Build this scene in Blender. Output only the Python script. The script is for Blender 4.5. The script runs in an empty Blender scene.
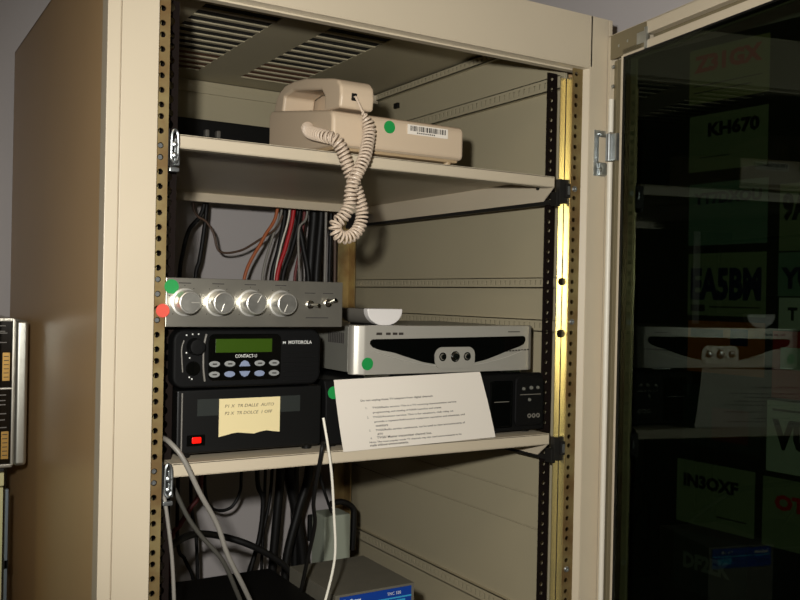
import bpy, bmesh, math, random
from mathutils import Matrix, Vector
random.seed(7)
S = bpy.context.scene
COL = S.collection
ZF = 1660.0                      # rack zero line above the floor, mm


def V(x, y, z):
    return Vector((x / 1000.0, y / 1000.0, (z + ZF) / 1000.0))


# ------------------------------------------------------------------ camera
yw, pt, rl = .5463, -.0038, .0206
cy, sy, cp, sp, cr, sr = math.cos(yw), math.sin(yw), math.cos(pt), math.sin(pt), math.cos(rl), math.sin(rl)
fw = Vector((sy * cp, cy * cp, sp))
ri0 = Vector((cy, -sy, 0))
up0 = ri0.cross(fw)
ri = cr * ri0 + sr * up0
up = -sr * ri0 + cr * up0
CP = V(-282.19, -972.3, -159.4)
cam = bpy.data.objects.new('camera', bpy.data.cameras.new('camera'))
COL.objects.link(cam)
cam.matrix_world = Matrix(((ri.x, up.x, -fw.x, CP.x), (ri.y, up.y, -fw.y, CP.y), (ri.z, up.z, -fw.z, CP.z), (0, 0, 0, 1)))
cam.data.sensor_width = 36
cam.data.lens = 36 * 897.1 / 800
cam.data.clip_start = 0.02
S.camera = cam

# ------------------------------------------------------------------ light
w = bpy.data.worlds.new('world')
S.world = w
w.use_nodes = True
w.node_tree.nodes['Background'].inputs[0].default_value = (.30, .25, .19, 1)
w.node_tree.nodes['Background'].inputs[1].default_value = 0.03


def area(name, loc, target, size, power, col):
    l = bpy.data.lights.new(name, 'AREA')
    l.size = size
    l.energy = power
    l.color = col
    o = bpy.data.objects.new(name, l)
    COL.objects.link(o)
    o.location = loc
    o.rotation_euler = (target - loc).to_track_quat('-Z', 'Y').to_euler()
    return o


# the camera's flash, just beside the lens, and the room's ceiling lamp
fl = bpy.data.lights.new('camera_flash', 'SPOT')
fl.energy = 50
fl.color = (1, .975, .92)
fl.spot_size = math.radians(80)
fl.spot_blend = .7
fl.shadow_soft_size = .016
flo = bpy.data.objects.new('camera_flash', fl)
COL.objects.link(flo)
flo.location = CP + up * .072 - ri * .062 + fw * .01
flo.rotation_euler = (V(430, 60, -140) - flo.location).to_track_quat('-Z', 'Y').to_euler()
area('ceiling_lamp_light', V(-300, -1300, 780), V(-300, -1250, -1600), .5, 4.0, (1, .80, .56))
S.view_settings.view_transform = 'Standard'
S.view_settings.look = 'None'
S.view_settings.gamma = 1
S.view_settings.use_curve_mapping = False
S.view_settings.exposure = 0.0


# ------------------------------------------------------------------ materials
def lin(c):
    return tuple((v / 12.92 if v <= .04045 else ((v + .055) / 1.055) ** 2.4) for v in [k / 255.0 for k in c]) + (1,)


def mat(name, rgb, rough=.5, metal=0, noise=0, nscale=40, spec=.5, emit=None, estr=1, bump=0, coat=0, rgb2=None):
    m = bpy.data.materials.new(name)
    m.use_nodes = True
    nt = m.node_tree
    b = nt.nodes['Principled BSDF']
    b.inputs['Base Color'].default_value = lin(rgb)
    b.inputs['Roughness'].default_value = rough
    b.inputs['Metallic'].default_value = metal
    b.inputs['Specular IOR Level'].default_value = spec
    b.inputs['Coat Weight'].default_value = coat
    if emit:
        b.inputs['Emission Color'].default_value = lin(emit)
        b.inputs['Emission Strength'].default_value = estr
    if noise or bump or rgb2:
        tc = nt.nodes.new('ShaderNodeTexCoord')
        n = nt.nodes.new('ShaderNodeTexNoise')
        n.inputs['Scale'].default_value = nscale
        n.inputs['Detail'].default_value = 4
        nt.links.new(tc.outputs['Object'], n.inputs['Vector'])
        if noise or rgb2:
            r = nt.nodes.new('ShaderNodeValToRGB')
            a = lin(rgb)
            k = lin(rgb2) if rgb2 else tuple(v * (1 - noise) for v in a[:3]) + (1,)
            r.color_ramp.elements[0].color = k
            r.color_ramp.elements[1].color = a
            r.color_ramp.elements[0].position = .35
            r.color_ramp.elements[1].position = .65
            nt.links.new(n.outputs['Fac'], r.inputs['Fac'])
            nt.links.new(r.outputs['Color'], b.inputs['Base Color'])
        if bump:
            bp = nt.nodes.new('ShaderNodeBump')
            bp.inputs['Strength'].default_value = bump
            bp.inputs['Distance'].default_value = .0005
            nt.links.new(n.outputs['Fac'], bp.inputs['Height'])
            nt.links.new(bp.outputs['Normal'], b.inputs['Normal'])
    return m


def glass_mat():
    m = bpy.data.materials.new('smoked_glass')
    m.use_nodes = True
    nt = m.node_tree
    nt.nodes.clear()
    o = nt.nodes.new('ShaderNodeOutputMaterial')
    mx = nt.nodes.new('ShaderNodeMixShader')
    fr = nt.nodes.new('ShaderNodeFresnel')
    fr.inputs['IOR'].default_value = 1.5
    t = nt.nodes.new('ShaderNodeBsdfTransparent')
    t.inputs[0].default_value = (.375, .42, .36, 1)
    g = nt.nodes.new('ShaderNodeBsdfGlossy')
    g.inputs['Roughness'].default_value = .0
    g.inputs['Color'].default_value = (.48, .58, .5, 1)
    ge = nt.nodes.new('ShaderNodeNewGeometry')
    mu = nt.nodes.new('ShaderNodeMath')
    mu.operation = 'SUBTRACT'
    mu.use_clamp = True
    nt.links.new(fr.outputs[0], mu.inputs[0])
    nt.links.new(ge.outputs['Backfacing'], mu.inputs[1])
    nt.links.new(mu.outputs[0], mx.inputs[0])
    nt.links.new(t.outputs[0], mx.inputs[1])
    nt.links.new(g.outputs[0], mx.inputs[2])
    nt.links.new(mx.outputs[0], o.inputs[0])
    return m


M = dict(
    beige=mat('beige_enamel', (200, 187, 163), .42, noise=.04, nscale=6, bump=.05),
    beige_side_warm=mat('beige_side_warm_bounce', (204, 168, 120), .36, noise=.06, nscale=4),  # same enamel as the frame; brown bounce from the room mixed into the colour
    beige_in_shaded=mat('beige_inner_shaded', (176, 166, 138), .5, noise=.05, nscale=5),  # same enamel again, with the dimmer light inside painted in as a darker tone
    zinc=mat('yellow_zinc', (160, 143, 98), .42, .6, rgb2=(134, 108, 70), nscale=30),
    zinc_gold=mat('bright_yellow_zinc', (244, 228, 172), .25, .85, rgb2=(226, 214, 164), nscale=8),
    dark_metal=mat('dark_strip', (22, 15, 12), .75, spec=.1),  # near-black tone for the pierced strips, seam and rivets
    bright=mat('bright_zinc', (190, 195, 195), .3, .9, noise=.2, nscale=80),
    slot_dark=mat('dark_slot_backing', (24, 20, 16), .95),
    slot_brown=mat('brown_slot_backing', (112, 72, 50), .9),
    chrome_soft=mat('soft_chrome', (190, 190, 180), .32, .9),
    chrome=mat('chrome', (225, 225, 220), .15, 1),
    alu=mat('brushed_aluminium', (176, 172, 160), .33, .85, noise=.1, nscale=25, bump=.2),
    door_metal=mat('door_channel_metal', (132, 122, 96), .45, .35),
    rod_white=mat('white_rod_paint', (226, 220, 204), .4),
    knob_cap=mat('turned_cap', (170, 168, 160), .42, .85, noise=.3, nscale=60),
    knob=mat('turned_aluminium', (222, 220, 212), .36, .75),
    steel_dark=mat('dark_slide_steel', (38, 36, 33), .5, .4),
    black=mat('black_plastic', (12, 12, 11), .45, spec=.3),
    black_soft=mat('black_grained_plastic', (10, 10, 10), .65, bump=.2, nscale=400, spec=.15),
    black_gloss=mat('black_gloss', (6, 7, 6), .06, coat=.5),
    grey_band=mat('dark_grey_band', (36, 40, 37), .6, spec=.3),
    silver=mat('silver_plastic', (178, 174, 163), .36, .35),
    silver_dk=mat('grey_receiver_side', (128, 127, 118), .45, .3),
    silver_lt=mat('silver_button', (214, 211, 200), .3, .5),
    white_pl=mat('pale_grey_plastic', (222, 218, 214), .4),
    grey_pl=mat('mid_grey_plastic', (110, 106, 98), .55),
    phone=mat('beige_phone_plastic', (198, 178, 152), .45),
    phone_dk=mat('phone_underside', (170, 146, 112), .5),
    cord=mat('cord_vinyl', (205, 186, 165), .4),
    paper=mat('white_paper', (226, 218, 205), .8),
    ink=mat('ink', (50, 47, 44), .8),
    note=mat('yellow_note', (226, 210, 160), .8),
    pen=mat('pen_ink', (74, 62, 56), .8),
    green=mat('green_sticker', (12, 140, 64), .6),
    pink=mat('red_sticker', (215, 80, 62), .6),
    lcd=mat('green_lcd', (50, 76, 12), .3),
    led=mat('red_led', (200, 10, 5), .3, emit=(255, 20, 8), estr=1.3),
    key=mat('grey_keys', (140, 142, 140), .5),
    key_blue=mat('blue_grey_keys', (128, 140, 166), .5),
    mark=mat('white_print', (225, 225, 220), .6),
    mark_dk=mat('dark_print', (48, 42, 36), .6),
    mark_gold=mat('gold_plate', (176, 138, 70), .4, .5),
    blue=mat('blue_label', (20, 62, 150), .4),
    cyan=mat('cyan_label', (60, 160, 205), .4),
    tnc=mat('grey_box_metal', (104, 100, 88), .5, noise=.1),
    pale_green=mat('pale_green_plastic', (150, 156, 140), .6),
    cream=mat('cream_side', (206, 200, 150), .6),
    bluegrey=mat('blue_grey_metal', (110, 122, 130), .5, .3),
    wall=mat('mauve_grey_wall', (184, 178, 176), .9, noise=.04, nscale=3),
    ceiling=mat('white_ceiling', (205, 198, 188), .9),
    floor=mat('brown_carpet', (110, 92, 74), .95, noise=.3, nscale=300),
    glass=glass_mat(),
    card_g=mat('green_card', (150, 160, 128), .6),
    card_t=mat('teal_card', (120, 150, 136), .6),
    card_w=mat('white_card', (215, 222, 215), .6),
    card_o=mat('orange_card', (200, 110, 30), .6),
    card_r=mat('red_card', (196, 50, 35), .6),
    card_y=mat('yellow_card', (160, 160, 110), .6),
    card_k=mat('dark_card', (50, 60, 58), .6),
    print_red=mat('red_print', (215, 24, 10), .6),
    print_blue=mat('navy_print', (18, 28, 70), .6),
    print_black=mat('black_print', (14, 14, 14), .6),
    cable_black=mat('cable_black', (17, 16, 15), .5, spec=.3),
    cable_charcoal=mat('cable_charcoal', (72, 70, 64), .45),
    cable_grey=mat('cable_grey', (132, 128, 120), .45),
    cable_white=mat('cable_white', (225, 220, 205), .4),
    cable_brown=mat('cable_brown', (82, 62, 48), .5),
    cable_orange=mat('cable_orange', (168, 92, 52), .5),
    cable_red=mat('cable_red', (176, 24, 30), .45),
    board=mat('dark_pin_board', (34, 38, 30), .9, noise=.2, nscale=30),
    cable_dark_red=mat('cable_dark_red', (110, 44, 42), .5),
)

# ------------------------------------------------------------------ mesh helpers
WM = {}          # world matrices of objects made here


def shape(pts):
    return [Vector(p) for p in pts]


class MB:
    """collects shapes in millimetres, links them as one mesh object"""

    def __init__(s):
        s.bm = bmesh.new()

    def _merge(s, b, T=None):
        me = bpy.data.meshes.new('t')
        if T is not None:
            b.transform(T)
        b.to_mesh(me)
        b.free()
        s.bm.from_mesh(me)
        bpy.data.meshes.remove(me)

    def box(s, x0, x1, y0, y1, z0, z1, bev=0, seg=2, T=None):
        b = bmesh.new()
        bmesh.ops.create_cube(b, size=1)
        for v in b.verts:
            v.co = Vector(((x0 + x1) / 2 + v.co.x * abs(x1 - x0), (y0 + y1) / 2 + v.co.y * abs(y1 - y0), (z0 + z1) / 2 + v.co.z * abs(z1 - z0)))
        if bev:
            bmesh.ops.bevel(b, geom=b.edges[:], offset=bev, segments=seg, profile=.5, affect='EDGES')
        s._merge(b, T)
        return s

    def prism(s, pts, axis, a, c, bev=0, seg=3, T=None, caps=True):
        """polygon pts in the other two axes (order x,y,z), extruded along axis from a to c"""
        b = bmesh.new()

        def P(p, t):
            return Vector({'x': (t, p[0], p[1]), 'y': (p[0], t, p[1]), 'z': (p[0], p[1], t)}[axis])
        A = [b.verts.new(P(p, a)) for p in pts]
        B = [b.verts.new(P(p, c)) for p in pts]
        n = len(pts)
        for i in range(n):
            b.faces.new((A[i], A[(i + 1) % n], B[(i + 1) % n], B[i]))
        if caps:
            b.faces.new(A)
            b.faces.new(B)
        bmesh.ops.recalc_face_normals(b, faces=b.faces)
        if bev:
            bmesh.ops.bevel(b, geom=b.edges[:], offset=bev, segments=seg, profile=.5, affect='EDGES')
        s._merge(b, T)
        return s

    def tube(s, pts, r, n=10, closed_ends=True, smooth=0):
        pts = [Vector(p) for p in pts]
        if smooth:
            pts = spline(pts, smooth)
        if not isinstance(r, (list, tuple)):
            r = [r] * len(pts)
        b = bmesh.new()
        t0 = (pts[1] - pts[0]).normalized()
        nrm = t0.orthogonal().normalized()
        rings = []
        for i, p in enumerate(pts):
            t = ((pts[min(i + 1, len(pts) - 1)] - pts[max(i - 1, 0)])).normalized()
            nrm = (nrm - t * nrm.dot(t)).normalized()
            bi = t.cross(nrm)
            rings.append([b.verts.new(p + (nrm * math.cos(2 * math.pi * k / n) + bi * math.sin(2 * math.pi * k / n)) * r[i]) for k in range(n)])
        for A, B in zip(rings, rings[1:]):
            for k in range(n):
                b.faces.new((A[k], A[(k + 1) % n], B[(k + 1) % n], B[k]))
        if closed_ends:
            b.faces.new(rings[0])
            b.faces.new(rings[-1])
        bmesh.ops.recalc_face_normals(b, faces=b.faces)
        for f in b.faces:
            f.smooth = len(f.verts) == 4
        s._merge(b)
        return s

    def lathe(s, prof, c, axis='y', n=28):
        """prof: (t along axis, radius); c: centre in mm"""
        b = bmesh.new()
        rings = []
        for t, r in prof:
            ring = []
            for k in range(n):
                a = 2 * math.pi * k / n
                u, v = math.cos(a) * max(r, .01), math.sin(a) * max(r, .01)
                p = {'y': (u, t, v), 'x': (t, u, v), 'z': (u, v, t)}[axis]
                ring.append(b.verts.new(Vector(c) + Vector(p)))
            rings.append(ring)
        for A, B in zip(rings, rings[1:]):
            for k in range(n):
                b.faces.new((A[k], A[(k + 1) % n], B[(k + 1) % n], B[k]))
        b.faces.new(rings[0])
        b.faces.new(rings[-1])
        bmesh.ops.recalc_face_normals(b, faces=b.faces)
        s._merge(b)
        return s

    def grid(s, xs, ys, hole, plane, t0, t1):
        """plate with rectangular openings. xs, ys cut lines; hole(i,j) -> True where open.
        plane 'xz' (thickness y), 'yz' (thickness x), 'xy' (thickness z)"""
        b = bmesh.new()

        def P(x, y, t):
            return Vector({'xz': (x, t, y), 'yz': (t, x, y), 'xy': (x, y, t)}[plane])
        cache = {}

        def vv(i, j, t):
            k = (i, j, t)
            if k not in cache:
                cache[k] = b.verts.new(P(xs[i], ys[j], t))
            return cache[k]
        nx, ny = len(xs) - 1, len(ys) - 1

        def solid(i, j):
            return 0 <= i < nx and 0 <= j < ny and not hole(i, j)
        for i in range(nx):
            for j in range(ny):
                if not solid(i, j):
                    continue
                for t in (t0, t1):
                    b.faces.new([vv(i, j, t), vv(i + 1, j, t), vv(i + 1, j + 1, t), vv(i, j + 1, t)])
                for di, dj, e in ((-1, 0, ((i, j), (i, j + 1))), (1, 0, ((i + 1, j), (i + 1, j + 1))), (0, -1, ((i, j), (i + 1, j))), (0, 1, ((i, j + 1), (i + 1, j + 1)))):
                    if not solid(i + di, j + dj):
                        (a, c), (d, f) = e
                        b.faces.new([vv(a, c, t0), vv(d, f, t0), vv(d, f, t1), vv(a, c, t1)])
        bmesh.ops.recalc_face_normals(b, faces=b.faces)
        s._merge(b)
        return s

    def perf(s, x0, x1, y0, y1, zs, r, cx=None):
        """vertical plate facing -y with round holes centred at heights zs"""
        b = bmesh.new()
        cx = (x0 + x1) / 2 if cx is None else cx
        zs = sorted(zs)
        cuts = [zs[0] - 8] + [(a + c) / 2 for a, c in zip(zs, zs[1:])] + [zs[-1] + 8]
        N = 16
        for zc, za, zb in zip(zs, cuts, cuts[1:]):
            out = []
            cs = [(x0, za), (x1, za), (x1, zb), (x0, zb)]
            for q in range(4):
                p, e = cs[q], cs[(q + 1) % 4]
                for k in range(4):
                    out.append((p[0] + (e[0] - p[0]) * k / 4, p[1] + (e[1] - p[1]) * k / 4))
            inn = [(cx + r * math.cos(math.radians(225 + 22.5 * k)), zc + r * math.sin(math.radians(225 + 22.5 * k))) for k in range(N)]
            L = {}
            for nm, pts in (('o', out), ('i', inn)):
                for t in (y0, y1):
                    L[nm, t] = [b.verts.new((p[0], t, p[1])) for p in pts]
            for k in range(N):
                j = (k + 1) % N
                b.faces.new((L['o', y0][k], L['o', y0][j], L['i', y0][j], L['i', y0][k]))
                b.faces.new((L['o', y1][j], L['o', y1][k], L['i', y1][k], L['i', y1][j]))
                b.faces.new((L['i', y0][k], L['i', y0][j], L['i', y1][j], L['i', y1][k]))
                if 4 <= k < 8 or k >= 12:
                    b.faces.new((L['o', y0][j], L['o', y0][k], L['o', y1][k], L['o', y1][j]))
        s._merge(b)
        return s

    def text(s, body, size, O, X, Y, mapf=None, ext=.08, align='LEFT', width=None, height=None, bold=0, shear=0):
        """text with its baseline start at O (mm), reading along X, up along Y"""
        cu = bpy.data.curves.new('t', 'FONT')
        cu.body = body
        cu.size = size
        cu.align_x = align
        cu.resolution_u = 2
        cu.offset = bold
        cu.shear = shear
        ob = bpy.data.objects.new('t', cu)
        COL.objects.link(ob)
        dg = bpy.context.evaluated_depsgraph_get()
        me = bpy.data.meshes.new_from_object(ob.evaluated_get(dg))
        b = bmesh.new()
        b.from_mesh(me)
        bpy.data.objects.remove(ob)
        bpy.data.curves.remove(cu)
        bpy.data.meshes.remove(me)
        if b.verts:
            xs = [v.co.x for v in b.verts]
            ys = [v.co.y for v in b.verts]
            kx = width / (max(xs) - min(xs)) if width else 1
            ky = height / (max(ys) - min(ys)) if height else (kx if width else 1)
            x_ = min(xs) if align == 'LEFT' else 0
            X, Y = Vector(X).normalized(), Vector(Y).normalized()
            Zv = X.cross(Y)
            r = bmesh.ops.extrude_face_region(b, geom=b.faces[:])
            for v in [g for g in r['geom'] if isinstance(g, bmesh.types.BMVert)]:
                v.co.z += ext
            for v in b.verts:
                px, py, pz = (v.co.x - x_) * kx, v.co.y * ky, v.co.z
                v.co = mapf(px, py, pz) if mapf else Vector(O) + X * px + Y * py + Zv * pz
        s._merge(b)
        return s

    def build(s, name, m, parent=None, label=None, cat=None, group=None, kind=None, smooth=False, auto=True):
        bm = s.bm
        for v in bm.verts:
            v.co = V(*v.co)
        me = bpy.data.meshes.new(name)
        o = bpy.data.objects.new(name, me)
        COL.objects.link(o)
        if parent is None:
            xs = [v.co.x for v in bm.verts]
            ys = [v.co.y for v in bm.verts]
            zs = [v.co.z for v in bm.verts]
            c = Vector(((min(xs) + max(xs)) / 2, (min(ys) + max(ys)) / 2, min(zs)))
            W = Matrix.Translation(c)
            o.location = c
        else:
            o.parent = parent
            W = WM[parent]
        WM[o] = W
        bm.transform(W.inverted())
        if smooth:
            for f in bm.faces:
                f.smooth = True
        bm.to_mesh(me)
        bm.free()
        me.materials.append(m)
        if auto and not smooth:
            try:
                me.shade_smooth() if False else None
            except Exception:
                pass
        tag(o, label, cat, group, kind)
        return o


def spline(P, n):
    out = []
    for i in range(len(P) - 1):
        p0, p1, p2, p3 = P[max(i - 1, 0)], P[i], P[i + 1], P[min(i + 2, len(P) - 1)]
        for k in range(n):
            t = k / n
            out.append(.5 * ((2 * p1) + (p2 - p0) * t + (2 * p0 - 5 * p1 + 4 * p2 - p3) * t * t + (3 * p1 - p0 - 3 * p2 + p3) * t ** 3))
    out.append(P[-1])
    return out


def tag(o, label=None, cat=None, group=None, kind=None):
    for k, v in (('label', label), ('category', cat), ('group', group), ('kind', kind)):
        if v:
            o[k] = v


def thing(name, label, cat, x, y, z, rz=0, group=None):
    o = bpy.data.objects.new(name, None)
    o.empty_display_size = .02
    COL.objects.link(o)
    o.location = V(x, y, z)
    o.rotation_euler = (0, 0, rz)
    WM[o] = Matrix.Translation(V(x, y, z)) @ Matrix.Rotation(rz, 4, 'Z')
    tag(o, label, cat, group)
    return o


def disc(mb, x, y, z, r, axis='y', t=.5, n=24):
    mb.lathe([(0, r), (-t, r)], (x, y, z), axis, n)
    return mb

U1 = 44.45
HOLES = [-k * U1 + d for k in range(-4, 33) for d in (0, -12.7, -28.575)]
HOLES = [z for z in HOLES if -1400 < z < 166]

# ================================================================== the room
MB().box(-2400, 1400, -3200, 900, -1700, -1660).build('floor', M['floor'], kind='structure')
MB().box(-2400, 1400, -3200, 900, 900, 940).build('ceiling', M['ceiling'], kind='structure')
MB().box(-2400, 1400, 800, 860, -1660, 900).build('wall_back', M['wall'], kind='structure')
MB().box(-2460, -2400, -3200, 900, -1660, 900).build('wall_left', M['wall'], kind='structure')
MB().box(-2400, 1400, -3260, -3200, -1660, 900).build('wall_front', M['wall'], kind='structure')
a5 = math.radians(5)
WT = Vector((math.sin(a5), -math.cos(a5), 0))      # along the right wall, towards the photographer
WN = Vector((-math.cos(a5), -math.sin(a5), 0))     # out of the right wall
WQ = Vector((803, -108, 0))
wr = MB()
c4 = [WQ + WT * -915, WQ + WT * 3090, WQ + WT * 3090 - WN * 50, WQ + WT * -915 - WN * 50]
wr.prism([(p.x, p.y) for p in c4], 'z', -1660, 900)
wr.build('wall_right', M['wall'], kind='structure')

# ================================================================== the cabinet
cab = thing('rack_cabinet', 'tall beige steel equipment rack cabinet with its glazed door swung open', 'cabinet', 300, 350, -1660)
# outer skins
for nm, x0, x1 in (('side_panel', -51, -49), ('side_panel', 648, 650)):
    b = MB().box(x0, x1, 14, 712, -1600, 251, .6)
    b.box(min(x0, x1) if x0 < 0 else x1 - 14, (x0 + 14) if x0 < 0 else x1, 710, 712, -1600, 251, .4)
    b.build(nm, M['beige_side_warm'], cab)
# front frame, left post: edge strip, groove, face
b = MB()
b.box(-60.5, -46.4, -8, 16, -1600, 250, 1.2)
b.box(-47, -45.2, -5, 12, -1600, 250)
b.box(-45.6, -6, -8, -2, -1600, 250, .8)
b.box(-60, -10, 4, 14, -1600, 250)
# right post with the slanted inner return
b.box(616, 650.2, -8, -2, -1600, 250, .8)
b.box(650, 651.6, -5, 10, -1600, 250)
b.box(651.4, 658.5, -8, 16, -1600, 250, 1)
b.prism([(617, -8), (617, -3), (611.5, 6), (609.5, 6), (609.5, 1.5)], 'z', -1600, 174)
b.box(612, 656, 4, 14, -1600, 250)
# header and its folded lip
b.box(-8, 620, -8, -2, 176, 250, .8)
b.prism([(-8, 176), (-8, 174), (-3, 174), (3, 172), (3, 170), (14, 170), (14, 178), (-4, 178)], 'x', -8, 616)
# plinth
b.box(-60, 658, -6, 14, -1640, -1530, 1)
b.build('front_frame', M['beige'], cab)
# roof with two fields of vent slots
xs = [-51, 30, 135, 252, 333, 441, 545, 650]
ys = [14]
for k in range(12):
    ys += [257 + 32.2 * k, 257 + 32.2 * k + 22]
ys.append(712)
rf = MB().grid(xs, ys, lambda i, j: i in (2, 4) and j % 2 == 1, 'xy', 248.4, 250)
for k in range(12):
    for a, c in ((135, 252), (333, 441)):
        y = 257 + 32.2 * k + 22
        rf.box(a, c, y, y + 1.0, 247.7, 248.4)      # lips turned down
rf.build('vented_roof', M['beige_in_shaded'], cab)
MB().box(100, 480, 200, 520, 250.2, 256).build('slot_backing', M['slot_dark'], cab, label='added dark sheet that darkens the roof slots')  # added sheet, only there to make the slot openings look dark
MB().box(100, 480, 522, 660, 250.2, 256).build('slot_backing', M['slot_brown'], cab, label='added brown sheet that tints the rear roof slots')  # added sheet, only there to give the rear slots a brown tone
# right inner lining in panels with seams
b = MB()
for z0, z1 in ((-1600, -512.5), (-510.5, -462), (-460, 248)):
    b.box(615, 617, 45, 706, z0, z1, .5)
b.box(618, 620, 45, 706, -1600, 248)
b.build('inner_lining', M['beige_in_shaded'], cab)
MB().box(-47, -45, 20, 706, -1600, 248).build('inner_lining', M['beige_in_shaded'], cab)


def slotted(z0, z1, y0=46, y1=690, pitch=12.5, face=606):
    ys = [y0]
    y = y0 + 6
    while y < y1 - 8:
        ys += [y, y + 4.2]
        y += pitch
    ys.append(y1)
    h = z1 - z0
    zs = [z0, z0 + h * .3, z0 + h * .72, z1]
    g = MB().grid(ys, zs, lambda i, j: i % 2 == 1 and j == 1, 'yz', face, face + 1.4)
    g.box(face, 615, y0, y1, z0, z0 + 1.4)
    g.box(face, 615, y0, y1, z1 - 1.4, z1)
    g.build('slotted_side_rail', M['beige_in_shaded'], cab)


for z0, z1 in ((232, 246), (154, 174), (-142, -126), (-208, -190), (-657, -636), (-1100, -1080)):
    slotted(z0, z1)
# back: top cross panel, rear corner posts
b = MB()
b.box(-47, 617, 704, 708, 165, 247, .6)
b.box(-47, 617, 700, 704, 223, 236, .8)
b.box(-47, 617, 700, 704, 165, 171, .8)
b.build('rear_cross_panel', M['beige_in_shaded'], cab)
b = MB()
b.box(600, 606, 694, 706, -1600, 164, .8).box(615.5, 619, 692, 706, -1600, 240, .8).box(606, 616, 703, 706, -1600, 164)
b.build('rear_post', M['beige'], cab)
b = MB().box(-47, -36, 694, 706, -1600, 164, .8)
b.build('rear_post', M['beige'], cab)
b = MB().box(-49, 650, 690, 712, -1640, -1600).box(-49, 650, 14, 712, -1606, -1600)
b.build('base', M['beige_in_shaded'], cab)
MB().box(592, 610, 596, 624, 226, 243, 1).build('wall_bracket', M['beige'], cab)
MB().box(601, 606, 505, 520, 203, 213, 1).box(599, 601, 508, 512, 206, 210, .5).build('cable_clip', M['black'], cab)

# mounting rails, square pierced front flange + gold corner + dark pierced rear strip
FH = [z for z in HOLES]
for side in (0, 1):
    x = 0 if side == 0 else 597.7
    b = MB().perf(-8 if side == 0 else 591.5, 8.2 if side == 0 else 609.5, 0, 2, FH, 3.3, cx=x)
    r = b.build('mounting_rail', M['zinc'], cab)
    b = MB()
    if side:
        b.box(591, 592.6, 1.9, 15.5, -1400, 160)
        b.box(580.5, 592.6, 14, 15.5, -1400, 160, .3)
        MB().box(590.4, 591, 13.4, 14, -1400, 160).build('channel_seam', M['dark_metal'], r, label='thin dark seam in the gold channel')
    else:
        b.box(-9, -7.6, 1.9, 15.5, -1400, 160)
        b.box(-9, 2.5, 14, 15.5, -1400, 160, .3)
    b.build('gold_channel', M['zinc_gold'], r, label='bright gold zinc channel behind the pierced flange')
    b = MB()
    if side:
        b.perf(579, 597, 41, 42.5, FH, 3.3, cx=587)
    else:
        b.perf(5, 31, 41, 42.5, FH, 5, cx=21)
    b.build('pierced_strip', M['dark_metal'], r, label='dark strip with a row of holes')
    for z in ([0, -12.7, -146.05, -161.9, -190.5, -355.6, -368.3] if side == 0 else [0, -12.7, -190.5, -355.6, -546]):
        if side == 0 or z in (0, -190.5, -546):
            s_ = MB().lathe(([(0, 4.2), (-1.2, 4.4), (-2.6, 3.4), (-2.6, 1.2), (-1.4, 1.1)] if side else [(1.9, 2.5), (1.2, 2.5), (1.2, 1.4), (1.6, 1.2)]), (x, 0, z), 'y', 16)
            s_.build('screw', M['bright'], r)
    if side:
        for z, rr in ((-133, 5.5), (-208, 6)):
            MB().lathe([(14, rr), (13, rr * .8), (12.6, .5)], (588.5, 0, z), 'y', 12).build('channel_rivet', M['dark_metal'], r, label='dark rivet in the gold channel')
for x in (4, 588):
    b = MB().box(x - 14, x + 14, 686, 690, -1400, 160, .6).box(x - 14 if x < 99 else x + 11, x - 11 if x < 99 else x + 14, 660, 690, -1400, 160, .4)
    b.build('mounting_rail', M['zinc'], cab, label='rear yellow zinc mounting rail')

# latch plate on the right post, beside the door hinge
b = MB()
b.grid([626, 634, 643, 647], [21, 41, 78, 87], lambda i, j: (i >= 1 and j == 1), 'xz', -10, -8)
b.box(634, 647, -14, -10, 22, 40, .8)
b.lathe([(-10, 3), (-13, 3), (-13.5, 2)], (636, 0, 82), 'y', 14)
b.lathe([(-14, 3.6), (-16.5, 3.2), (-17, 1)], (635, 0, 30), 'y', 14)
b.build('hinge_bracket', M['bright'], cab, label='bright zinc hinge bracket')

# ------------------------------------------------------------------ the door, open by 82 degrees
t8 = math.radians(8)
DU = Vector((-math.sin(t8), -math.cos(t8), 0))
DV = Vector((math.cos(t8), -math.sin(t8), 0))
DH = Vector((648, -12, 0))
DT = Matrix(((DU.x, DV.x, 0, DH.x), (DU.y, DV.y, 0, DH.y), (0, 0, 1, 0), (0, 0, 0, 1)))
DW, DB = 690, -1560
f = MB()
f.box(-2.5, 4.5, 0, 22, DB, 225, .8, T=DT)                       # hinge edge
f.box(32, 36.5, -3, 9, DB, 188, 1.2, T=DT)                    # bead
f.box(33, DW, -.5, 9, 185, 198, 1, T=DT)                        # top rail lower flange
f.box(84, DW, 0, 12, 207, 225, 1, T=DT)                         # top rail upper flange
f.box(-2.5, DW, 0, 22, 222, 225, .8, T=DT)
f.box(-2.5, DW, 20, 22, DB, 225, .6, T=DT) if False else None
f.box(DW - 40, DW, 0, 22, DB, 225, 1, T=DT)
f.box(0, DW, 0, 22, DB, DB + 40, 1, T=DT)
f.box(4, 40, 18, 22, DB, 225, .8, T=DT)
f.box(33, DW, 18, 22, 185, 225, .8, T=DT)
door = f.build('door', M['beige'], cab)
b = MB()
b.box(4.5, 33, 7, 10, DB, 188, T=DT).box(15, 17.5, 3, 9, DB, 188, .8, T=DT).box(28, 32, 3, 9, DB, 188, .8, T=DT)
b.box(4, 84, -.5, 4, 189, 224, .8, T=DT).box(84, DW, 12, 16, 196, 208, T=DT)
b.build('inner_channel', M['door_metal'], door, label='grey-beige metal inner channel and corner plate')
b = MB()
b.box(36.5, 41, -2, 8, DB + 40, 186, .4, T=DT)
b.box(36.5, DW - 40, -2, 8, 183, 186, .4, T=DT)
b.build('gasket', M['black'], door)
MB().box(41, DW - 40, -1.5, 2.5, DB + 40, 184.5, T=DT).build('glass_pane', M['glass'], door, label='dark smoked glass pane')
rod = MB()
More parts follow.
